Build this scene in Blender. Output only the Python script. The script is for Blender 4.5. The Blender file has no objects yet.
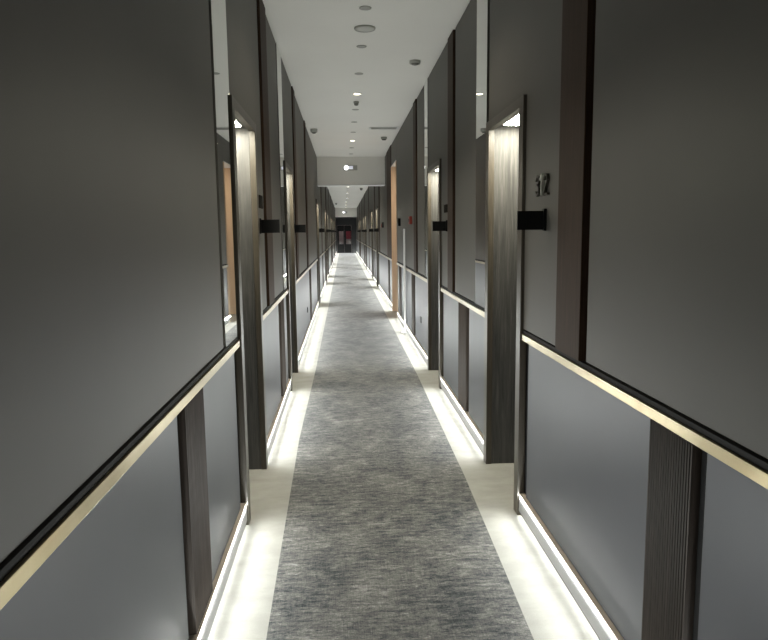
import bpy, bmesh, math, random
from mathutils import Vector, Matrix
random.seed(4)
PI = math.pi
S = bpy.context.scene
COL = S.collection

# ------------------------------------------------------------------ place
WL, WR, HC, EYE = 0.561, 0.958, 3.29, 1.6      # left / right trim face, ceiling, eye height
CX = (WR - WL) / 2                              # middle of the corridor
Y0, YE = -2.6, 52.0                             # behind the camera, far end
RZ0, RZ1 = 1.004, 1.040                         # brass rail
FRZ = 2.30                                      # top of the door frames
REC = 0.32                                      # depth of a door recess


def X(side, o):
    """x of a point o metres behind the trim face of a wall (side -1 left, +1 right)"""
    return (WR + o) if side > 0 else -(WL + o)


# ------------------------------------------------------------------ materials
def new_mat(name):
    m = bpy.data.materials.new(name)
    m.use_nodes = True
    return m, m.node_tree, m.node_tree.nodes['Principled BSDF']


def plain(name, col, rough=0.5, metal=0.0, spec=0.5, emit=None, strength=0):
    m, t, b = new_mat(name)
    b.inputs['Base Color'].default_value = (*col, 1)
    b.inputs['Roughness'].default_value = rough
    b.inputs['Metallic'].default_value = metal
    b.inputs['Specular IOR Level'].default_value = spec
    if emit:
        b.inputs['Emission Color'].default_value = (*emit, 1)
        b.inputs['Emission Strength'].default_value = strength
    return m


def coords(t, scale, kind='Object'):
    c = t.nodes.new('ShaderNodeTexCoord')
    mp = t.nodes.new('ShaderNodeMapping')
    mp.inputs['Scale'].default_value = scale
    t.links.new(c.outputs[kind], mp.inputs['Vector'])
    return mp.outputs['Vector']


def noise(t, vec, scale, detail=4, rough=0.55, dist=0.0):
    n = t.nodes.new('ShaderNodeTexNoise')
    n.inputs['Scale'].default_value = scale
    n.inputs['Detail'].default_value = detail
    n.inputs['Roughness'].default_value = rough
    n.inputs['Distortion'].default_value = dist
    t.links.new(vec, n.inputs['Vector'])
    return n.outputs['Fac']


def ramp(t, fac, stops):
    r = t.nodes.new('ShaderNodeValToRGB')
    e = r.color_ramp.elements
    while len(e) > 1:
        e.remove(e[-1])
    for i, (p, c) in enumerate(stops):
        el = e[0] if i == 0 else e.new(p)
        el.position = p
        el.color = (*c, 1) if len(c) == 3 else c
    t.links.new(fac, r.inputs['Fac'])
    return r.outputs['Color']


def mix(t, kind, a, b, fac):
    m = t.nodes.new('ShaderNodeMix')
    m.data_type = 'RGBA'
    m.blend_type = kind
    if isinstance(fac, (int, float)):
        m.inputs[0].default_value = fac
    else:
        t.links.new(fac, m.inputs[0])
    for k, v in ((6, a), (7, b)):
        if isinstance(v, tuple):
            m.inputs[k].default_value = (*v, 1)
        else:
            t.links.new(v, m.inputs[k])
    return m.outputs[2]


def bump(t, b, h, strength, dist=0.002):
    n = t.nodes.new('ShaderNodeBump')
    n.inputs['Strength'].default_value = strength
    n.inputs['Distance'].default_value = dist
    t.links.new(h, n.inputs['Height'])
    t.links.new(n.outputs['Normal'], b.inputs['Normal'])


def panel_mat(name, c0, c1, rough):
    m, t, b = new_mat(name)
    v = coords(t, (1, 1, 1))
    big = noise(t, v, 1.6, 3)
    fine = noise(t, v, 260, 2)
    t.links.new(ramp(t, big, [(0.3, c0), (0.7, c1)]), b.inputs['Base Color'])
    b.inputs['Roughness'].default_value = rough
    bump(t, b, fine, 0.12, 0.0006)
    return m


def wood_mat(name, c0, c1, rough, sc=(22, 22, 0.9), spec=0.4):
    m, t, b = new_mat(name)
    v = coords(t, sc)
    n1 = noise(t, v, 3.0, 6, 0.65, 0.6)
    v2 = coords(t, (sc[0] * 6, sc[1] * 6, sc[2] * 3))
    n2 = noise(t, v2, 4.0, 3)
    c = ramp(t, n1, [(0.3, c0), (0.55, tuple((p + q) / 2 for p, q in zip(c0, c1))), (0.72, c1)])
    c = mix(t, 'MULTIPLY', c, ramp(t, n2, [(0.35, (0.62, 0.6, 0.58)), (0.6, (1, 1, 1))]), 0.7)
    t.links.new(c, b.inputs['Base Color'])
    b.inputs['Roughness'].default_value = rough
    b.inputs['Specular IOR Level'].default_value = spec
    bump(t, b, n2, 0.2, 0.001)
    return m


M = {}
M['upper'] = panel_mat('upper_panel_grey', (0.074, 0.070, 0.060), (0.085, 0.080, 0.069), 0.5)
M['lower'] = panel_mat('wainscot_grey', (0.064, 0.068, 0.078), (0.074, 0.078, 0.090), 0.40)
M['walnut'] = wood_mat('dark_walnut', (0.030, 0.016, 0.008), (0.056, 0.032, 0.019), 0.6, spec=0.2)
M['ribwood'] = wood_mat('ribbed_walnut', (0.046, 0.035, 0.028), (0.090, 0.070, 0.056), 0.5)
M['veneer'] = wood_mat('door_veneer', (0.034, 0.034, 0.033), (0.108, 0.104, 0.095), 0.5)
M['frame'] = wood_mat('door_frame_wood', (0.050, 0.043, 0.032), (0.085, 0.073, 0.055), 0.35)
M['gap'] = plain('black_backing', (0.006, 0.006, 0.006), 0.8)
M['black'] = plain('black_plastic', (0.004, 0.004, 0.004), 0.45, spec=0.2)
M['mirror'] = plain('mirror_silver', (0.72, 0.73, 0.71), 0.015, 1.0)
M['base'] = plain('baseboard_grey', (0.30, 0.30, 0.30), 0.4)
M['ledge'] = plain('ledge_beige', (0.78, 0.68, 0.58), 0.4)
M['sensor'] = plain('sensor_dark', (0.17, 0.17, 0.15), 0.4)
M['groove'] = plain('groove_dark', (0.05, 0.05, 0.05), 0.6)
M['ledglow'] = plain('led_diffuser', (0.8, 0.8, 0.8), 0.5, emit=(1.0, 0.98, 0.93), strength=3.0)
M['ceil'] = None
M['dark_metal'] = plain('dark_metal', (0.08, 0.075, 0.065), 0.4, 1.0)
M['chrome'] = plain('brushed_steel', (0.55, 0.55, 0.54), 0.3, 1.0)
M['grey_plastic'] = plain('grey_plastic', (0.32, 0.32, 0.28), 0.5)
M['pale_plastic'] = plain('pale_plastic', (0.46, 0.46, 0.42), 0.5)
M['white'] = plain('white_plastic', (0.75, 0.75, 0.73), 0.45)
M['red'] = plain('red_plastic', (0.20, 0.025, 0.015), 0.4)
M['downlight'] = plain('lit_lens', (0.9, 0.9, 0.9), 0.4, emit=(1.0, 0.90, 0.66), strength=9)
M['soffit'] = plain('soffit_lens', (0.9, 0.9, 0.9), 0.4, emit=(1.0, 0.96, 0.80), strength=110)
M['emlamp'] = plain('emergency_lens', (0.9, 0.9, 0.9), 0.4, emit=(1, 1, 1), strength=5)
M['emdim'] = plain('emergency_lettered_lens', (0.6, 0.6, 0.65), 0.4, emit=(0.85, 0.87, 1), strength=0.55)
M['endwall'] = plain('end_wall_dark', (0.018, 0.018, 0.018), 0.6)
M['lobby'] = plain('lobby_pale', (0.62, 0.52, 0.50), 0.6)
M['banner'] = plain('banner_red', (0.42, 0.06, 0.09), 0.6)


def ceiling_mat():
    m, t, b = new_mat('ceiling_paint')
    n = noise(t, coords(t, (1, 1, 1)), 0.8, 3)
    t.links.new(ramp(t, n, [(0.3, (0.82, 0.81, 0.76)), (0.7, (0.86, 0.85, 0.80))]), b.inputs['Base Color'])
    b.inputs['Roughness'].default_value = 0.7
    return m


M['ceil'] = ceiling_mat()


def brass_mat():
    m, t, b = new_mat('satin_brass')
    v = coords(t, (1, 1.2, 1))
    n = noise(t, v, 3.0, 4)
    t.links.new(ramp(t, n, [(0.3, (0.33, 0.27, 0.155)), (0.7, (0.47, 0.41, 0.27))]), b.inputs['Base Color'])
    b.inputs['Metallic'].default_value = 1.0
    b.inputs['Roughness'].default_value = 0.3
    return m


M['brass'] = brass_mat()


def peach_mat():
    m, t, b = new_mat('peach_wood_wall')
    n = noise(t, coords(t, (14, 14, 0.8)), 3, 4)
    t.links.new(ramp(t, n, [(0.3, (0.56, 0.42, 0.29)), (0.7, (0.63, 0.48, 0.34))]), b.inputs['Base Color'])
    b.inputs['Roughness'].default_value = 0.5
    return m


M['peach'] = peach_mat()


def border_mat():
    m, t, b = new_mat('pale_border_carpet')
    n1 = noise(t, coords(t, (1.5, 3, 1)), 3.0, 5, 0.6)
    n2 = noise(t, coords(t, (1, 1, 1)), 220, 3, 0.7)
    c = ramp(t, n1, [(0.3, (0.33, 0.325, 0.295)), (0.7, (0.41, 0.405, 0.37))])
    c = mix(t, 'MULTIPLY', c, ramp(t, n2, [(0.3, (0.72, 0.72, 0.72)), (0.65, (1, 1, 1))]), 0.6)
    t.links.new(c, b.inputs['Base Color'])
    b.inputs['Roughness'].default_value = 0.95
    b.inputs['Specular IOR Level'].default_value = 0.1
    b.inputs['Sheen Weight'].default_value = 0.03
    b.inputs['Sheen Roughness'].default_value = 0.5
    bump(t, b, n2, 0.4, 0.003)
    return m


def runner_mat():
    m, t, b = new_mat('distressed_runner')
    # worn cross-streaks: long across the runner, short along it
    big = noise(t, coords(t, (1.8, 1.4, 1)), 2.0, 4, 0.6, 0.4)
    streak = noise(t, coords(t, (4.5, 17, 1)), 2.0, 8, 0.82, 0.6)
    blot = noise(t, coords(t, (9, 22, 1)), 2.2, 7, 0.85, 1.0)
    thread = noise(t, coords(t, (150, 6, 1)), 1.6, 4, 0.8)
    fleck = noise(t, coords(t, (38, 90, 1)), 2.0, 4, 0.85)
    weave = noise(t, coords(t, (1.6, 0.8, 1)), 120, 3, 0.75)
    acc = None
    for src, wgt in ((big, 0.14), (streak, 0.32), (blot, 0.28), (fleck, 0.14), (thread, 0.12)):
        n = t.nodes.new('ShaderNodeMath'); n.operation = 'MULTIPLY_ADD'
        t.links.new(src, n.inputs[0]); n.inputs[1].default_value = wgt
        if acc is None:
            n.inputs[2].default_value = 0.0
        else:
            t.links.new(acc, n.inputs[2])
        acc = n.outputs[0]
    c = ramp(t, acc, [(0.443, (0.026, 0.033, 0.037)), (0.475, (0.085, 0.089, 0.090)), (0.508, (0.152, 0.149, 0.139)),
                      (0.54, (0.228, 0.222, 0.205)), (0.58, (0.40, 0.40, 0.385))])
    c = mix(t, 'MULTIPLY', c, ramp(t, weave, [(0.3, (0.6, 0.6, 0.6)), (0.65, (1, 1, 1))]), 0.7)
    t.links.new(c, b.inputs['Base Color'])
    b.inputs['Roughness'].default_value = 0.95
    b.inputs['Specular IOR Level'].default_value = 0.1
    b.inputs['Sheen Weight'].default_value = 0.13
    b.inputs['Sheen Roughness'].default_value = 0.4
    bump(t, b, weave, 0.5, 0.004)
    return m


M['border'] = border_mat()
M['runner'] = runner_mat()


def glass_mat():
    m = bpy.data.materials.new('window_glass')
    m.use_nodes = True
    t = m.node_tree
    t.nodes.clear()
    o = t.nodes.new('ShaderNodeOutputMaterial')
    g = t.nodes.new('ShaderNodeBsdfGlossy'); g.inputs['Roughness'].default_value = 0.05
    tr = t.nodes.new('ShaderNodeBsdfTransparent'); tr.inputs['Color'].default_value = (0.9, 0.9, 0.9, 1)
    x = t.nodes.new('ShaderNodeMixShader'); x.inputs[0].default_value = 0.06
    t.links.new(tr.outputs[0], x.inputs[1]); t.links.new(g.outputs[0], x.inputs[2])
    t.links.new(x.outputs[0], o.inputs['Surface'])
    return m


M['glass'] = glass_mat()


# ------------------------------------------------------------------ mesh helpers
def box(bm, x0, x1, y0, y1, z0, z1, bevel=0.0):
    x0, x1 = min(x0, x1), max(x0, x1)
    r = bmesh.ops.create_cube(bm, size=1.0)
    vs = r['verts']
    for v in vs:
        v.co = Vector(((x0 + x1) / 2 + v.co.x * (x1 - x0), (y0 + y1) / 2 + v.co.y * (y1 - y0), (z0 + z1) / 2 + v.co.z * (z1 - z0)))
    if bevel:
        es = list({e for v in vs for e in v.link_edges})
        bmesh.ops.bevel(bm, geom=es, offset=bevel, segments=2, profile=0.5, affect='EDGES')
    return bm


def bx(*a, **k):
    return box(bmesh.new(), *a, **k)


def poly_prism(pts, axis, a0, a1):
    """closed outline pts extruded along an axis ('x': pts are (y,z); 'y': (x,z); 'z': (x,y))"""
    bm = bmesh.new()

    def P(p, q):
        return {'x': (q, p[0], p[1]), 'y': (p[0], q, p[1]), 'z': (p[0], p[1], q)}[axis]
    A = [bm.verts.new(P(p, a0)) for p in pts]
    B = [bm.verts.new(P(p, a1)) for p in pts]
    f1 = bm.faces.new(A)
    f2 = bm.faces.new(B[::-1])
    n = len(pts)
    for i in range(n):
        bm.faces.new((A[i], B[i], B[(i + 1) % n], A[(i + 1) % n]))
    f1.normal_update(); f2.normal_update()
    bmesh.ops.triangulate(bm, faces=[f1, f2], ngon_method='EAR_CLIP')
    bmesh.ops.recalc_face_normals(bm, faces=bm.faces[:])
    return bm


def lathe(profile, seg=28, flip=False):
    """profile of (r, z), turned about z"""
    bm = bmesh.new()
    rings = []
    for r, z in profile:
        if r < 1e-6:
            rings.append([bm.verts.new((0, 0, z))])
        else:
            rings.append([bm.verts.new((r * math.cos(2 * PI * i / seg), r * math.sin(2 * PI * i / seg), z)) for i in range(seg)])
    for a, b in zip(rings, rings[1:]):
        for i in range(seg):
            j = (i + 1) % seg
            if len(a) == 1 and len(b) == 1:
                continue
            if len(a) == 1:
                bm.faces.new((a[0], b[i], b[j]))
            elif len(b) == 1:
                bm.faces.new((a[i], b[0], a[j]))
            else:
                bm.faces.new((a[i], b[i], b[j], a[j]))
    bmesh.ops.recalc_face_normals(bm, faces=bm.faces[:])
    return bm


def obj(name, bm, mat, parent=None, smooth=False, origin=None):
    me = bpy.data.meshes.new(name)
    if origin is not None:
        bmesh.ops.translate(bm, verts=bm.verts[:], vec=-Vector(origin))
    bm.to_mesh(me)
    bm.free()
    if smooth:
        for p in me.polygons:
            p.use_smooth = True
    me.materials.append(M[mat])
    o = bpy.data.objects.new(name, me)
    COL.objects.link(o)
    if origin is not None:
        o.location = origin
    if parent is not None:
        o.parent = parent
        o.matrix_parent_inverse = Matrix.Translation(-Vector(parent.location))
    return o


def empty(name, loc):
    o = bpy.data.objects.new(name, None)
    o.empty_display_size = 0.05
    COL.objects.link(o)
    o.location = loc
    return o


def tag(o, label, cat, group=None, kind=None):
    o['label'] = label
    o['category'] = cat
    if group:
        o['group'] = group
    if kind:
        o['kind'] = kind
    return o


ORD = ['nearest', 'second', 'third', 'fourth', 'fifth', 'sixth', 'seventh', 'eighth', 'ninth', 'tenth',
       'eleventh', 'twelfth', 'thirteenth', 'fourteenth', 'fifteenth', 'sixteenth', 'seventeenth', 'eighteenth',
       'nineteenth', 'twentieth']
SIDE = {-1: 'left', 1: 'right'}

# ------------------------------------------------------------------ wall layout (metres along the corridor)
DOORS = {
    -1: [(3.665, 4.46), (6.83, 7.65), (14.52, 15.36), (20.75, 21.6), (23.95, 24.8), (30.35, 31.2), (33.55, 34.4), (39.95, 40.8), (43.15, 44.0)],
    1: [(3.665, 4.425), (6.76, 7.61), (18.95, 19.8), (22.35, 23.2), (28.65, 29.5), (31.85, 32.7), (38.15, 39.0), (41.35, 42.2)],
}
FW = 0.085                                     # width of the frame face
ALC = (12.32, 13.50)                           # warm-lit side opening on the right
ALZ = 2.86
# kinds: P panel, W wood pilaster, R ribbed strip, M mirror
UPPER = {
    -1: [('P', Y0 + 0.02, 3.15), ('M', 3.172, 3.572), ('W', 5.02, 5.40), ('P', 5.41, 6.295), ('M', 6.315, 6.735),
         ('W', 8.15, 8.46), ('P', 8.47, 10.50), ('W', 10.57, 10.86), ('P', 10.87, 14.42)],
    1: [('P', Y0 + 0.02, 2.625), ('W', 2.675, 2.985), ('M', 4.552, 4.905), ('P', 4.93, 5.85), ('W', 5.915, 6.20),
        ('M', 7.705, 8.0), ('P', 8.02, 8.84), ('W', 8.90, 9.22), ('P', 9.23, 12.25), 
        ('W', 13.545, 14.85), ('P', 14.86, 18.02), ('W', 18.08, 18.38), ('P', 18.39, 18.855)],
}
LOWER = {
    -1: [('P', Y0 + 0.02, 2.275), ('R', 2.335, 2.65), ('P', 2.66, 3.49), ('P', 4.60, 5.88), ('R', 5.96, 6.27), ('P', 6.28, 6.67),
         ('P', 7.77, 11.20), ('R', 11.28, 11.59), ('P', 11.60, 14.36)],
    1: [('P', Y0 + 0.02, 1.715), ('R', 1.765, 2.035), ('P', 2.045, 3.50), ('P', 4.575, 5.22), ('R', 5.285, 5.65), ('P', 5.66, 6.60),
        ('P', 7.73, 9.26), ('R', 9.34, 9.64), ('P', 9.65, 11.48), ('R', 11.56, 11.85), ('P', 11.86, 12.25), ('P', 13.56, 14.40),
        ('R', 14.46, 14.76), ('P', 14.77, 18.80)],
}
for s in (-1, 1):                               # beyond the bulkhead the same system goes on
    ds = DOORS[s]
    first = 2
    for i in range(first, len(ds)):
        a = ds[i][1] + FW + 0.012
        b = ds[i + 1][0] - FW - 0.012 if i + 1 < len(ds) else YE - 0.05
        if b - a > 2.0:
            for nm, tb in (('W', UPPER), ('R', LOWER)):
                mid = (a + b) / 2 + (0.2 if nm == 'R' else -0.2)
                tb[s] += [('P', a, mid - 0.22), (nm, mid - 0.15, mid + 0.15), ('P', mid + 0.16, b)]
        else:
            UPPER[s] += [('P', a, b)]
            LOWER[s] += [('P', a, b)]


def where(side, y0, y1):
    """words that place a stretch of wall by the doors beside it"""
    ds = DOORS[side]
    k = sum(1 for d in ds if d[1] < (y0 + y1) / 2)
    if k == 0:
        return 'before the nearest %s door' % SIDE[side]
    return 'past the %s %s door' % (ORD[k - 1], SIDE[side])


# ------------------------------------------------------------------ structure
def struct(name, bm, mat, label, cat):
    o = obj(name, bm, mat)
    return tag(o, label, cat, kind='structure')


struct('floor', bx(-1.3, 2.4, Y0, YE + 3, -0.08, 0.0), 'border', 'pale grey carpeted floor running the length of the corridor', 'floor')
struct('ceiling', bx(-1.3, 1.7, Y0, 48.1, HC, HC + 0.1), 'ceil', 'plain pale grey ceiling with a row of downlights', 'ceiling')
for s in (-1, 1):
    pts = [(Y0, 0.0)]
    holes = [(a, b, FRZ - 0.01) for a, b in DOORS[s]]
    holes = [(a - 0.02, b + 0.02, z) for a, b, z in holes]
    if s > 0:
        holes.append((ALC[0] - 0.02, ALC[1] + 0.02, ALZ + 0.02))
    for a, b, z in sorted(holes):
        pts += [(a, 0.0), (a, z), (b, z), (b, 0.0)]
    pts += [(YE, 0.0), (YE, HC), (Y0, HC)]
    struct('wall_' + SIDE[s], poly_prism(pts, 'x', X(s, 0.034), X(s, 0.034 + REC + 0.06)), 'gap',
           'black backing of the %s corridor wall, showing in the shadow gaps' % SIDE[s], 'wall')
struct('wall_back', bx(-1.3, 1.7, Y0 - 0.12, Y0, 0, HC), 'upper', 'dark grey wall closing the corridor behind the viewer', 'wall')

# the two bulkheads that drop from the ceiling
struct('bulkhead_ceiling', bx(-WL - 0.034, WR + 0.034, 15.62, 15.92, 2.675, HC), 'ceil', 'nearer grey bulkhead dropping from the ceiling, with a lit emergency fitting', 'bulkhead')
struct('trim_1', bx(-WL - 0.012, WR + 0.012, 15.605, 15.935, 2.65, 2.675, bevel=0.004), 'white', 'thin white edge trim along the bottom of the nearer bulkhead', 'trim')
struct('bulkhead_ceiling', bx(-WL - 0.034, WR + 0.034, 48.0, 48.3, 2.66, HC), 'ceil', 'farther grey bulkhead at the distant end of the corridor', 'bulkhead')
struct('ceiling', bx(-1.3, 1.7, 48.3, YE, 2.66, 2.72), 'endwall', 'dark low ceiling beyond the farther bulkhead', 'ceiling')

# end wall with double doors and the lobby seen through their panes
DX0, DX1, DZ = -0.50, 0.60, 2.12
struct('wall_end', poly_prism([(-1.0, 0), (DX0, 0), (DX0, DZ), (DX1, DZ), (DX1, 0), (1.4, 0), (1.4, 2.66), (-1.0, 2.66)], 'y', YE, YE + 0.15),
       'endwall', 'dark wall closing the far end of the corridor', 'wall')
ed = empty('door_1', ((DX0 + DX1) / 2, YE + 0.07, 0))
tag(ed, 'black double door with two glazed panes at the far end of the corridor', 'door', kind='structure')
mid = (DX0 + DX1) / 2
for a, b, w0, w1 in ((DX0 + 0.01, mid - 0.003, -0.35, 0.01), (mid + 0.003, DX1 - 0.01, 0.19, 0.56)):
    w0, w1 = max(w0, a + 0.06), min(w1, b - 0.05)
    bm = bmesh.new()
    z0, z1 = 0.68, 1.66
    box(bm, a, w0, YE + 0.05, YE + 0.10, 0.01, DZ - 0.01)
    box(bm, w1, b, YE + 0.05, YE + 0.10, 0.01, DZ - 0.01)
    box(bm, w0, w1, YE + 0.05, YE + 0.10, 0.01, z0)
    box(bm, w0, w1, YE + 0.05, YE + 0.10, z1, DZ - 0.01)
    bmesh.ops.remove_doubles(bm, verts=bm.verts[:], dist=1e-5)
    leaf = obj('door_leaf', bm, 'black', ed)
    pn = obj('pane', bx(w0, w1, YE + 0.07, YE + 0.078, z0, z1), 'glass', ed)
struct('wall_lobby', poly_prism([(-0.95, YE + 0.15), (-0.9, YE + 0.15), (-0.9, YE + 2.4), (1.2, YE + 2.4), (1.2, YE + 0.15), (1.25, YE + 0.15), (1.25, YE + 2.45), (-0.95, YE + 2.45)], 'z', 0, 2.6),
       'lobby', 'pale pinkish lobby walls seen through the panes of the far double door', 'wall')
struct('ceiling_lobby', bx(-0.95, 1.25, YE + 0.15, YE + 2.45, 2.6, 2.66), 'ceil', 'pale lobby ceiling behind the far double door', 'ceiling')
tag(obj('banner', bx(0.12, 0.70, YE + 2.36, YE + 2.395, 1.05, 1.75), 'banner'), 'red banner on the lobby wall seen through the right pane of the far door', 'banner')

# warm-lit side opening
a0, a1 = ALC
struct('wall_alcove', poly_prism([(WR + 0.0, a0 - 0.02), (WR + 0.0, a0 + 0.0), (2.15, a0), (2.15, a1), (WR, a1), (WR, a1 + 0.02), (2.2, a1 + 0.02), (2.2, a0 - 0.02)], 'z', 0, ALZ),
       'peach', 'peach wood walls of the warm-lit side opening on the right', 'wall')
struct('ceiling_alcove', bx(WR + 0.005, 2.2, a0, a1, ALZ, ALZ + 0.015), 'white', 'white ceiling of the warm-lit side opening on the right', 'ceiling')

# ------------------------------------------------------------------ wall things
ZP0, ZP1 = 0.135, 0.998
counts = {}


def uniq(text):
    """a label never repeats: later ones along the wall say so by order"""
    counts[text] = counts.get(text, 0) + 1
    return counts[text]


def collect():
    rows = []
    for s in (-1, 1):
        for up, tb in ((True, UPPER), (False, LOWER)):
            for k, y0, y1 in sorted(tb[s], key=lambda r: r[1]):
                rows.append((s, up, k, y0, y1))
    return rows


ROWS = collect()
tot = {}
for s, up, k, y0, y1 in ROWS:
    key = (s, up, k, where(s, y0, y1))
    tot[key] = tot.get(key, 0) + 1
seen = {}
for s, up, k, y0, y1 in ROWS:
    w = where(s, y0, y1)
    key = (s, up, k, w)
    seen[key] = seen.get(key, 0) + 1
    n = '' if tot[key] == 1 else ('nearer ' if seen[key] == 1 else 'farther ') if tot[key] == 2 else ORD[seen[key] - 1].replace('nearest', 'first') + ' '
    z0, z1 = (1.066, HC - 0.002) if up else (ZP0, ZP1)
    gr = 'beyond the bulkhead' if y0 > 15.9 else 'along the corridor'
    yc = (y0 + y1) / 2
    if k == 'P':
        o = obj('upper_wall_panel' if up else 'wainscot_panel', bx(X(s, 0.010 if up else 0.019), X(s, 0.0335), y0, y1, z0, z1, bevel=0.006 if up else 0.004), 'upper' if up else 'lower',
                origin=(X(s, 0.03), yc, z0))
        if up:
            tag(o, '%stall dark grey panel above the brass rail, %s' % (n, w), 'wall panel', 'upper wall panels ' + gr, 'thing')
        else:
            tag(o, '%slow grey wainscot panel under the brass rail, %s' % (n, w), 'wall panel', 'wainscot panels ' + gr, 'thing')
    elif k == 'W':
        o = obj('wood_pilaster', bx(X(s, -0.002), X(s, 0.0335), y0, y1, z0 - 0.005, z1, bevel=0.002), 'walnut', origin=(X(s, 0.03), yc, z0))
        tag(o, '%sdark brown wood pilaster from rail to ceiling, %s' % (n, w), 'pilaster', 'wood pilasters ' + gr)
    elif k == 'R':
        # vertical reeds across the strip
        nr = 18
        st = (y1 - y0) / nr
        pts = [(X(s, 0.0335), y0)]
        for i in range(nr):
            a = y0 + i * st
            pts += [(X(s, 0.018), a + 0.12 * st), (X(s, 0.007), a + 0.28 * st), (X(s, 0.005), a + 0.5 * st), (X(s, 0.007), a + 0.72 * st), (X(s, 0.018), a + 0.88 * st)]
        pts += [(X(s, 0.0335), y1)]
        o = obj('ribbed_strip', poly_prism(pts, 'z', ZP0 + 0.005, ZP1), 'ribwood', origin=(X(s, 0.03), yc, ZP0))
        tag(o, '%svertically ribbed brown wood strip under the brass rail, %s' % (n, w), 'wood strip', 'ribbed wood strips ' + gr)
    elif k == 'M':
        o = obj('wall_mirror', bx(X(s, 0.004), X(s, 0.0335), y0, y1, z0, z1, bevel=0.001), 'mirror', origin=(X(s, 0.03), yc, z0))
        d = min(DOORS[s], key=lambda d: abs((d[0] + d[1]) / 2 - yc))
        tag(o, 'tall narrow mirror strip beside the frame of the %s %s door' % (ORD[DOORS[s].index(d)], SIDE[s]), 'mirror', 'mirror strips beside the doors', 'thing')

# runs of wall between the door frames carry a rail and a lit baseboard
runs = {}
for s in (-1, 1):
    cuts = [(a - FW, b + FW, i) for i, (a, b) in enumerate(DOORS[s])]
    if s > 0:
        cuts.append((ALC[0] - 0.02, ALC[1] + 0.02, -1))
    cuts.sort()
    y = Y0
    rr = []
    for a, b, i in cuts:
        rr.append((y, a))
        y = b
    rr.append((y, YE))
    runs[s] = rr

LEDS = []
for s in (-1, 1):
    for i, (y0, y1) in enumerate(runs[s]):
        last = i == len(runs[s]) - 1
        if s > 0 and abs(y1 - (ALC[0] - 0.02)) < 1e-6:
            w = 'between the second right door and the warm side opening'
        elif s > 0 and abs(y0 - (ALC[1] + 0.02)) < 1e-6:
            w = 'between the warm side opening and the third right door'
        else:
            k = sum(1 for d in DOORS[s] if d[1] < y0 + 0.2)
            w = ('before the nearest %s door' % SIDE[s]) if k == 0 else 'past the %s %s door' % (ORD[k - 1], SIDE[s])
        e = 0.004
        r = empty('dado_rail', (X(s, 0.02), (y0 + y1) / 2, RZ0))
        tag(r, 'brass dado rail with a black strip for the shadow gap above it, %s' % w, 'rail', 'brass dado rails')
        obj('brass_face', bx(X(s, 0.0), X(s, 0.033), y0 + e, y1 - e, RZ0, RZ1, bevel=0.0015), 'brass', r)
        obj('ledge', bx(X(s, 0.009), X(s, 0.033), y0 + e, y1 - e, RZ1, RZ1 + 0.018), 'gap', r)  # black strip put in for the shadow gap over the rail
        b = empty('baseboard_' + SIDE[s], (X(s, 0.02), (y0 + y1) / 2, 0))
        tag(b, 'grey baseboard with white light strip, %s' % w, 'baseboard', 'lit baseboards', 'structure')
        obj('skirting', bx(X(s, 0.0), X(s, 0.033), y0 + e, y1 - e, 0.030, 0.094, bevel=0.001), 'base', b)
        obj('plinth', bx(X(s, 0.022), X(s, 0.033), y0 + e, y1 - e, 0.0, 0.030), 'groove', b)
        obj('bottom_edge', bx(X(s, 0.0005), X(s, 0.010), y0 + e, y1 - e, 0.0245, 0.030), 'groove', b)
        obj('shadow_groove', bx(X(s, 0.004), X(s, 0.033), y0 + e, y1 - e, 0.094, 0.099), 'groove', b)
        obj('led_diffuser', bx(X(s, 0.003), X(s, 0.033), max(y0 + e, 1.2), y1 - e, 0.099, 0.121), 'ledglow', b)
        obj('top_ledge', bx(X(s, 0.001), X(s, 0.033), y0 + e, y1 - e, 0.121, 0.131, bevel=0.001), 'ledge', b)
        LEDS.append((s, max(y0 + 0.01, 1.2), y1 - 0.01))

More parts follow.
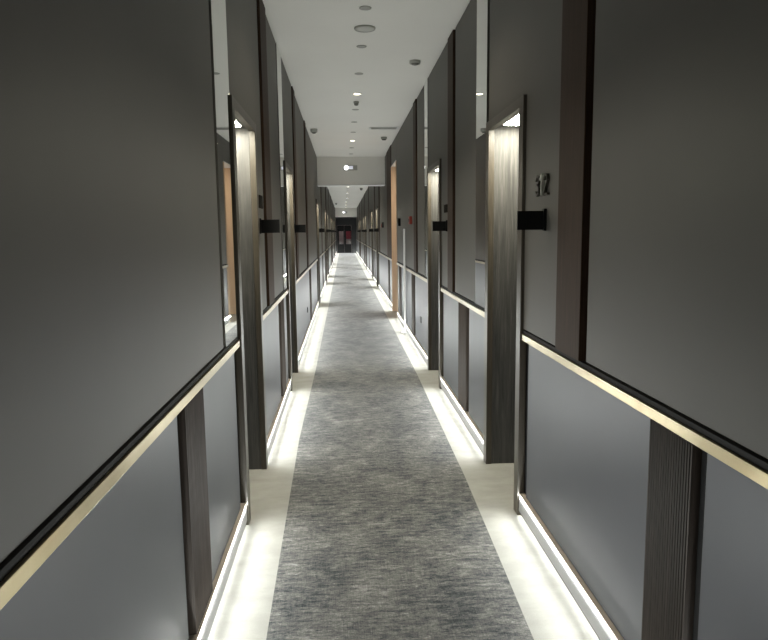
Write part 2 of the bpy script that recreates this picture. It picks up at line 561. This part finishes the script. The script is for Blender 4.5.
# ------------------------------------------------------------------ doors
numb = 1
for s in (-1, 1):
    for i, (a, b) in enumerate(DOORS[s]):
        numb += 1
        d = empty('door_%d' % numb, (X(s, 0.1), (a + b) / 2, 0))
        tag(d, 'recessed wooden door with a lit soffit, %s along the %s wall' % (ORD[i], SIDE[s]), 'door', 'recessed hotel room doors', 'structure')
        # frame: one mitred outline, proud of the panels
        pts = [(a - FW, 0), (a - FW, FRZ), (b + FW, FRZ), (b + FW, 0), (b, 0), (b, 2.247), (a, 2.247), (a, 0)]
        obj('frame', poly_prism(pts, 'x', X(s, -0.007), X(s, 0.030)), 'frame', d)
        # lining of the recess, set back a few millimetres behind the frame
        q = 0.006
        pts = [(a - 0.02, 0), (a - 0.02, 2.285), (b + 0.02, 2.285), (b + 0.02, 0), (b + q, 0), (b + q, 2.265), (a - q, 2.265), (a - q, 0)]
        obj('recess_lining', poly_prism(pts, 'x', X(s, 0.032), X(s, REC + 0.05)), 'veneer', d)
        lf = obj('door_leaf', bx(X(s, REC), X(s, REC + 0.045), a, b, 0.008, 2.26, bevel=0.002), 'veneer', d)
        hy = b - 0.09 if s < 0 else a + 0.09
        hd = 1 if hy == a + 0.09 else -1
        bm = bmesh.new()
        box(bm, X(s, REC - 0.006), X(s, REC), hy - 0.03, hy + 0.03, 0.93, 1.15, bevel=0.003)
        obj('lock_plate', bm, 'chrome', lf).matrix_parent_inverse = Matrix.Identity(4)
        bm = bmesh.new()
        box(bm, X(s, REC - 0.055), X(s, REC - 0.006), hy - 0.01, hy + 0.01, 0.99, 1.01, bevel=0.004)
        box(bm, X(s, REC - 0.06), X(s, REC - 0.042), min(hy - 0.01 * hd, hy + 0.13 * hd), max(hy - 0.01 * hd, hy + 0.13 * hd), 0.988, 1.012, bevel=0.006)
        obj('lever_handle', bm, 'chrome', lf).matrix_parent_inverse = Matrix.Identity(4)
        # panel over the door
        zt, zl, g0, g1 = HC - 0.002, FRZ + 0.004, a - FW - 0.005, b + FW + 0.005
        if i < 2:
            if s < 0:
                ye = (4.945, 8.08)[i]
                pts = [(g0 + 0.01, zl), (g0 + 0.01, zt), (ye, zt), (ye, 1.066), (g1, 1.066), (g1, zl)]
            else:
                ye = (2.992, 6.21)[i]
                pts = [(g1 - 0.01, zl), (g1 - 0.01, zt), (ye, zt), (ye, 1.066), (g0, 1.066), (g0, zl)]
            lab = 'dark grey panel over the %s %s door, reaching down beside it to the rail' % (ORD[i], SIDE[s])
        else:
            pts = [(g0, zl), (g0, zt), (g1, zt), (g1, zl)]
            lab = 'dark grey panel over the %s %s door' % (ORD[i], SIDE[s])
        o = obj('upper_wall_panel', poly_prism(pts, 'x', X(s, 0.010), X(s, 0.0335)), 'upper', origin=(X(s, 0.03), (a + b) / 2, FRZ))
        tag(o, lab, 'wall panel', 'panels over the doors', 'thing')
        # light let into the soffit
        L = empty('soffit_light', (X(s, 0.16), (a + b) / 2, 2.262))
        tag(L, 'glowing light panel in the soffit of the %s %s door recess' % (ORD[i], SIDE[s]), 'light', 'soffit lights over the doors')
        ya, yb = b - 0.50, b - 0.12
        bm = poly_prism([(X(s, 0.055), ya - 0.01), (X(s, 0.055), yb + 0.01), (X(s, 0.245), yb + 0.01), (X(s, 0.245), ya - 0.01)], 'z', 2.258, 2.2655)
        obj('housing', bm, 'white', L)
        obj('diffuser', bx(X(s, 0.065), X(s, 0.235), ya, yb, 2.254, 2.258), 'soffit', L)
        # blade sign sticking out of the wall beside the door
        ys = b + 0.20 if s < 0 else a - 0.46
        g = empty('blade_sign', (X(s, 0.0), ys, 1.645))
        tag(g, 'small black blade sign sticking out beside the %s %s door' % (ORD[i], SIDE[s]), 'sign', 'black blade signs beside the doors')
        obj('plate', bx(X(s, -0.128), X(s, -0.004), ys - 0.006, ys + 0.006, 1.600, 1.690, bevel=0.001), 'black', g)
        obj('bracket', bx(X(s, -0.004), X(s, 0.0105), ys - 0.016, ys + 0.016, 1.595, 1.700, bevel=0.002), 'black', g)


# the panel over the warm side opening
tag(obj('upper_wall_panel', bx(X(1, 0.010), X(1, 0.0335), 12.252, 13.54, ALZ + 0.004, HC - 0.002, bevel=0.002), 'upper', origin=(X(1, 0.03), 12.9, ALZ)),
    'dark grey panel over the warm side opening on the right', 'wall panel', 'panels over the doors', 'thing')

# ------------------------------------------------------------------ room numbers
SEGS = {'3': [(0, 4, 1, 5), (1, 5, 2.6, 4.6), (2.6, 4.6, 2.8, 3.6), (2.8, 3.6, 1.2, 2.7), (1.2, 2.7, 2.9, 1.9), (2.9, 1.9, 2.7, 0.6), (2.7, 0.6, 1.2, 0), (1.2, 0, 0, 0.8)],
        '1': [(0.4, 4.0, 1.5, 5), (1.5, 5, 1.5, 0)],
        '2': [(0, 3.9, 0.8, 5), (0.8, 5, 2.4, 4.8), (2.4, 4.8, 2.8, 3.6), (2.8, 3.6, 0, 0), (0, 0, 3, 0)],
        'I': [(1.5, 5, 1.5, 0)]}


def digit_bm(ch, s, ystart, z, h):
    """strokes of one numeral standing off the wall panel; the text reads for someone facing the wall"""
    bm = bmesh.new()
    u = h / 5.0
    d = -1 if s > 0 else 1
    for (p0, q0, p1, q1) in SEGS[ch]:
        A = Vector((0, ystart + d * p0 * u, z + q0 * u)); B = Vector((0, ystart + d * p1 * u, z + q1 * u))
        v = (B - A); L = v.length; v.normalize()
        n = Vector((0, -v.z, v.y)) * 0.005
        A -= v * 0.004; B += v * 0.004
        f = [A + n, B + n, B - n, A - n]
        lo = [bm.verts.new((X(s, 0.011), p.y, p.z)) for p in f]
        hi = [bm.verts.new((X(s, -0.004), p.y, p.z)) for p in f]
        bm.faces.new(lo); bm.faces.new(hi[::-1])
        for k in range(4):
            bm.faces.new((lo[k], hi[k], hi[(k + 1) % 4], lo[(k + 1) % 4]))
    bmesh.ops.recalc_face_normals(bm, faces=bm.faces[:])
    return bm


def number(s, text, y, z, h, label):
    n = empty('room_number', (X(s, 0.010), y, z))
    tag(n, label, 'room number', 'metal room numbers beside the doors')
    d = -1 if s > 0 else 1
    for k, ch in enumerate(text):
        obj('digit', digit_bm(ch, s, y + d * k * 0.068, z, h), 'dark_metal' if ch != '1' else 'chrome', n)


number(1, '312', 3.345, 1.768, 0.092, 'dark metal room number 312 above the nearest right blade sign')
number(-1, 'III', 4.63, 1.772, 0.08, 'small dark room number above the nearest left blade sign')
number(1, 'III', 6.44, 1.775, 0.065, 'small dark room number above the second right blade sign')


# ------------------------------------------------------------------ small things on the walls
def socket(s, y, z, label):
    o = empty('wall_socket', (X(s, 0.010), y, z))
    tag(o, label, 'socket', 'black wall sockets')
    obj('plate', bx(X(s, 0.010), X(s, 0.0188), y - 0.04, y + 0.04, z - 0.04, z + 0.04, bevel=0.002), 'black', o)
    obj('insert', bx(X(s, 0.008), X(s, 0.0105), y - 0.024, y + 0.024, z - 0.024, z + 0.024, bevel=0.001), 'groove', o)


socket(1, 8.55, 0.47, 'small black socket low on the grey panel past the second right door')
socket(-1, 10.35, 0.42, 'small black socket low on the grey panel past the second left door')


def call_point(y, label, mat, w, h, z, name, cat):
    o = empty(name, (X(1, 0.010), y, z))
    tag(o, label, cat)
    obj('housing', bx(X(1, -0.03), X(1, 0.0103), y - w / 2, y + w / 2, z - h / 2, z + h / 2, bevel=0.006), mat, o)
    obj('button', bx(X(1, -0.034), X(1, -0.0295), y - w / 4, y + w / 4, z - h / 5, z + h / 5, bevel=0.001), 'groove' if mat == 'red' else 'dark_metal', o)


call_point(9.6, 'red fire alarm call point on the right wall before the warm side opening', 'red', 0.16, 0.11, 1.755, 'alarm_call_point', 'call point')
call_point(11.52, 'small black wall switch beside the warm side opening', 'black', 0.09, 0.13, 1.755, 'wall_switch', 'switch')
call_point(16.35, 'small black control box on the right wall past the bulkhead', 'black', 0.13, 0.13, 1.76, 'control_box', 'control box')
call_point(16.75, 'small red alarm box beside the control box past the bulkhead', 'red', 0.12, 0.09, 1.75, 'alarm_box', 'call point')
p = empty('reflection_streak', (X(1, -0.02), 10.55, 0))  # solid bar modelled in place of a bright reflection streak
tag(p, 'slim pale bar standing in for a bright reflection streak on the right wall, crossing the rail', 'reflection streak')
obj('streak_bar', bx(X(1, -0.024), X(1, -0.001), 10.50, 10.60, 0.012, 1.64, bevel=0.003), 'white', p)
obj('streak_foot', bx(X(1, -0.06), X(1, -0.001), 10.47, 10.63, 0.0, 0.012, bevel=0.003), 'chrome', p)

# ------------------------------------------------------------------ carpet runner
o = obj('carpet_runner', poly_prism([(-0.335, Y0 + 0.05), (0.70, Y0 + 0.05), (0.715, 2.4), (0.762, 4.2), (0.795, 7.4), (0.795, YE - 0.1),
                                        (-0.36, YE - 0.1), (-0.355, 7.8), (-0.375, 5.1), (-0.335, 2.4)], 'z', 0.0, 0.005), 'runner')
tag(o, 'long dark blue-grey distressed carpet runner down the middle of the floor', 'carpet')

# ------------------------------------------------------------------ ceiling things
def from_ceiling(bm):
    for v in bm.verts:
        v.co.z = -v.co.z
    bmesh.ops.recalc_face_normals(bm, faces=bm.faces[:])
    return bm


PITCH = 1.072
lit = {3, 7, 11, 15, 19, 23, 27, 31, 35, 39}
first = 5.38
k = 0
idx = 0
while True:
    y = first + k * PITCH
    if y > 47.5:
        break
    if abs(y - 15.77) > 0.25:
        on = (k % 4 == 3)
        o = empty('downlight', (CX, y, HC))
        order = ORD[k] if k < len(ORD) else None
        if y < 15.6:
            lab = ('round %s ceiling downlight, %s in the row before the bulkhead' % ('glowing' if on else 'unlit dark', order))
            grp = 'ceiling downlights before the bulkhead'
        else:
            lab = 'round lit ceiling downlights in the row beyond the bulkhead' if on else 'round unlit ceiling downlights in the row beyond the bulkhead'
            grp = 'lit downlights beyond the bulkhead' if on else 'unlit downlights beyond the bulkhead'
        tag(o, lab, 'downlight', grp)
        bm = from_ceiling(lathe([(0.046, 0.0), (0.048, 0.002), (0.046, 0.005), (0.041, 0.005), (0.040, 0.001), (0.040, 0.0)]))
        bmesh.ops.translate(bm, verts=bm.verts[:], vec=(CX, y, HC))
        obj('trim_ring', bm, 'pale_plastic' if on else 'grey_plastic', o, smooth=True)
        bm = from_ceiling(lathe([(0.0405, 0.0), (0.0405, 0.004), (0.03, 0.007 if on else 0.003), (0.0, 0.008 if on else 0.003)]))
        bmesh.ops.translate(bm, verts=bm.verts[:], vec=(CX, y, HC))
        obj('lens', bm, 'downlight' if on else 'grey_plastic', o, smooth=True)
    k += 1
DL_LIT = [first + q * PITCH for q in range(-5, 40) if q % 4 == 3 and first + q * PITCH > 2 and first + q * PITCH < 47.5]


def disc_thing(name, x, y, label, cat, prof, mat, prof2=None, mat2=None, part2=None, group=None):
    o = empty(name, (x, y, HC))
    tag(o, label, cat, group)
    bm = from_ceiling(lathe(prof))
    bmesh.ops.translate(bm, verts=bm.verts[:], vec=(x, y, HC))
    obj('base', bm, mat, o, smooth=True)
    if prof2:
        bm = from_ceiling(lathe(prof2))
        bmesh.ops.translate(bm, verts=bm.verts[:], vec=(x, y, HC))
        obj(part2, bm, mat2, o, smooth=True)


disc_thing('ceiling_speaker', CX + 0.012, 5.89, 'wide round ceiling speaker between the first two downlights', 'speaker',
           [(0.090, 0), (0.090, 0.008), (0.086, 0.013), (0.080, 0.013), (0.080, 0.0)], 'grey_plastic',
           [(0.0805, 0.0), (0.0805, 0.010), (0.05, 0.012), (0, 0.013)], 'pale_plastic', 'grille')
disc_thing('smoke_detector', CX, 9.10, 'small dark smoke detector just past the first glowing downlight', 'detector',
           [(0.036, 0), (0.036, 0.016), (0.030, 0.026)], 'grey_plastic', [(0.030, 0.02), (0.026, 0.045), (0.012, 0.052), (0, 0.052)], 'sensor', 'sensor_head')
disc_thing('motion_sensor', 0.747, 6.98, 'squat round motion sensor near the right edge of the ceiling', 'sensor',
           [(0.056, 0), (0.056, 0.022), (0.050, 0.028)], 'pale_plastic', [(0.040, 0.026), (0.034, 0.036), (0.018, 0.041), (0, 0.042)], 'sensor', 'sensor_head')
disc_thing('motion_sensor', -0.455, 11.45, 'dark motion sensor near the left edge of the ceiling', 'sensor',
           [(0.058, 0), (0.058, 0.04), (0.05, 0.055)], 'pale_plastic', [(0.040, 0.05), (0.034, 0.065), (0.02, 0.075), (0, 0.077)], 'sensor', 'sensor_head')
disc_thing('ceiling_sounder', 0.76, 12.42, 'small dark sounder on the ceiling just past the vent grille', 'sounder',
           [(0.055, 0), (0.055, 0.03), (0.045, 0.042)], 'grey_plastic', [(0.044, 0.04), (0.036, 0.055), (0, 0.058)], 'dark_metal', 'cap')
for x, y, lab in ((-0.36, 18.6, 'dark motion sensor on the ceiling at the left beyond the bulkhead'), (0.75, 20.0, 'dark motion sensor on the ceiling at the right beyond the bulkhead'),
                  (0.72, 26.5, 'farther dark motion sensor on the ceiling at the right beyond the bulkhead'), (-0.40, 40.0, 'farthest dark motion sensor on the ceiling by the distant bulkhead')):
    disc_thing('motion_sensor', x, y, lab, 'sensor', [(0.06, 0), (0.06, 0.04), (0.05, 0.055)], 'grey_plastic', [(0.048, 0.05), (0.04, 0.085), (0, 0.1)], 'sensor', 'sensor_head')

# linear vent
v = empty('ceiling_vent', (0.70, 11.35, HC))
tag(v, 'rectangular slotted ceiling vent near the right wall before the bulkhead', 'vent')
vx0, vx1, vy0, vy1 = 0.46, 0.93, 11.22, 11.48
bm = poly_prism([(vx0, vy0), (vx1, vy0), (vx1, vy1), (vx0, vy1), (vx0, vy0 + 0.001), (vx0 + 0.025, vy0 + 0.025), (vx0 + 0.025, vy1 - 0.025), (vx1 - 0.025, vy1 - 0.025), (vx1 - 0.025, vy0 + 0.025), (vx0 + 0.026, vy0 + 0.0245)], 'z', HC - 0.007, HC)
obj('frame', bm, 'white', v)
obj('duct_backing', bx(vx0 + 0.025, vx1 - 0.025, vy0 + 0.025, vy1 - 0.025, HC - 0.002, HC), 'groove', v)
for q in range(6):
    yy = vy0 + 0.045 + q * 0.034
    obj('slat', bx(vx0 + 0.026, vx1 - 0.026, yy - 0.006, yy + 0.006, HC - 0.007, HC - 0.002), 'pale_plastic', v)
obj('damper_tab', bx(vx0 - 0.012, vx0 + 0.022, vy0 + 0.05, vy1 - 0.05, HC - 0.017, HC - 0.007, bevel=0.002), 'white', v)

# emergency fittings on the bulkheads
def emergency(y, x, z, label):
    o = empty('emergency_light', (x, y, z))
    tag(o, label, 'emergency light', 'emergency lights on the bulkheads')
    obj('housing', bx(x - 0.14, x + 0.16, y - 0.035, y + 0.0006, z - 0.055, z + 0.055, bevel=0.005), 'pale_plastic', o)
    bm = lathe([(0, 0.03), (0.03, 0.024), (0.045, 0.008), (0.048, 0)])
    for vv in bm.verts:
        vv.co = Vector((vv.co.x + x - 0.09, y - 0.035 - vv.co.z, vv.co.y + z))
    bmesh.ops.recalc_face_normals(bm, faces=bm.faces[:])
    obj('lamp_head', bm, 'emlamp', o, smooth=True)
    obj('lens_panel', bx(x - 0.035, x + 0.06, y - 0.04, y - 0.0345, z - 0.03, z + 0.035), 'emdim', o)


emergency(15.62, 0.18, 3.045, 'lit white emergency light on the nearer bulkhead')
emergency(48.0, 0.12, 2.97, 'lit emergency light on the distant bulkhead')

# ------------------------------------------------------------------ light
def area(name, loc, direction, sx, sy, power, col, spread=PI, up=(0, 1, 0)):
    l = bpy.data.lights.new(name, 'AREA')
    l.shape = 'RECTANGLE'
    l.size, l.size_y = sx, sy
    l.energy = power
    l.color = col
    l.spread = spread
    o = bpy.data.objects.new(name, l)
    COL.objects.link(o)
    d = Vector(direction).normalized()
    zax = -d
    yax = Vector(up)
    xax = yax.cross(zax).normalized()
    yax = zax.cross(xax).normalized()
    o.matrix_world = Matrix(((xax.x, yax.x, zax.x, loc[0]), (xax.y, yax.y, zax.y, loc[1]), (xax.z, yax.z, zax.z, loc[2]), (0, 0, 0, 1)))
    return o


LED_UP, LED_OUT, LED_LOW = 6.2, 1.4, 0.85        # watts per metre; one LED strip split into added lamps to balance the light
LED_C = (0.97, 1.0, 0.975)
for s, y0, y1 in LEDS:
    area('led_strip', (X(s, -0.001), (y0 + y1) / 2, 0.115), (-s, 0, 0.36), 0.009, y1 - y0, LED_UP * (y1 - y0), LED_C)  # tilted up, added to lift the walls and ceiling
    area('led_strip', (X(s, 0.012), (y0 + y1) / 2, 0.026), (-s, 0, -1.0), 0.006, y1 - y0, LED_LOW * (y1 - y0), LED_C)  # added under the skirting to brighten the floor edge
    area('led_strip', (X(s, -0.001), (y0 + y1) / 2, 0.104), (-s, 0, -0.45), 0.009, y1 - y0, LED_OUT * (y1 - y0), LED_C)
for y in DL_LIT:
    l = bpy.data.lights.new('downlight_lamp', 'SPOT')
    l.energy = 36
    l.color = (1.0, 0.90, 0.74)
    l.spot_size = math.radians(130)
    l.spot_blend = 0.8
    l.shadow_soft_size = 0.035
    o = bpy.data.objects.new('downlight_lamp', l)
    COL.objects.link(o)
    o.location = (CX, y, HC - 0.03)
area('alcove_lamp', (1.6, (a0 + a1) / 2, ALZ - 0.02), (0, 0, -1), 0.5, 0.5, 9, (1.0, 0.86, 0.68))
area('lobby_lamp', (0.2, YE + 1.3, 2.55), (0, 0, -1), 0.6, 0.6, 5, (1.0, 0.95, 0.95))

w = bpy.data.worlds.new('world')
S.world = w
w.use_nodes = True
w.node_tree.nodes['Background'].inputs['Color'].default_value = (0.01, 0.01, 0.01, 1)
w.node_tree.nodes['Background'].inputs['Strength'].default_value = 0.0

# ------------------------------------------------------------------ camera (fitted to the photograph)
F_PX, YAW, PIT, ROLL = 672.59, 0.0581068, 0.1306524, -0.0116667
cam = bpy.data.cameras.new('camera')
cam.sensor_fit = 'HORIZONTAL'
cam.sensor_width = 36
cam.lens = 36 * F_PX / 768
cam.clip_end = 200
cam.clip_start = 0.02
co = bpy.data.objects.new('camera', cam)
COL.objects.link(co)
fwd = Vector((math.sin(YAW) * math.cos(PIT), math.cos(YAW) * math.cos(PIT), -math.sin(PIT)))
rt = Vector((math.cos(YAW), -math.sin(YAW), 0))
upv = rt.cross(fwd)
r2 = math.cos(ROLL) * rt + math.sin(ROLL) * upv
u2 = -math.sin(ROLL) * rt + math.cos(ROLL) * upv
co.matrix_world = Matrix(((r2.x, u2.x, -fwd.x, 0), (r2.y, u2.y, -fwd.y, 0), (r2.z, u2.z, -fwd.z, EYE), (0, 0, 0, 1)))
S.camera = co

S.view_settings.view_transform = 'Standard'
S.view_settings.look = 'None'
S.view_settings.gamma = 1
S.view_settings.exposure = 0.0
S.view_settings.use_curve_mapping = False
S.cycles.use_denoising = True
S.cycles.max_bounces = 10
S.cycles.diffuse_bounces = 6
S.cycles.glossy_bounces = 5
S.cycles.sample_clamp_indirect = 8
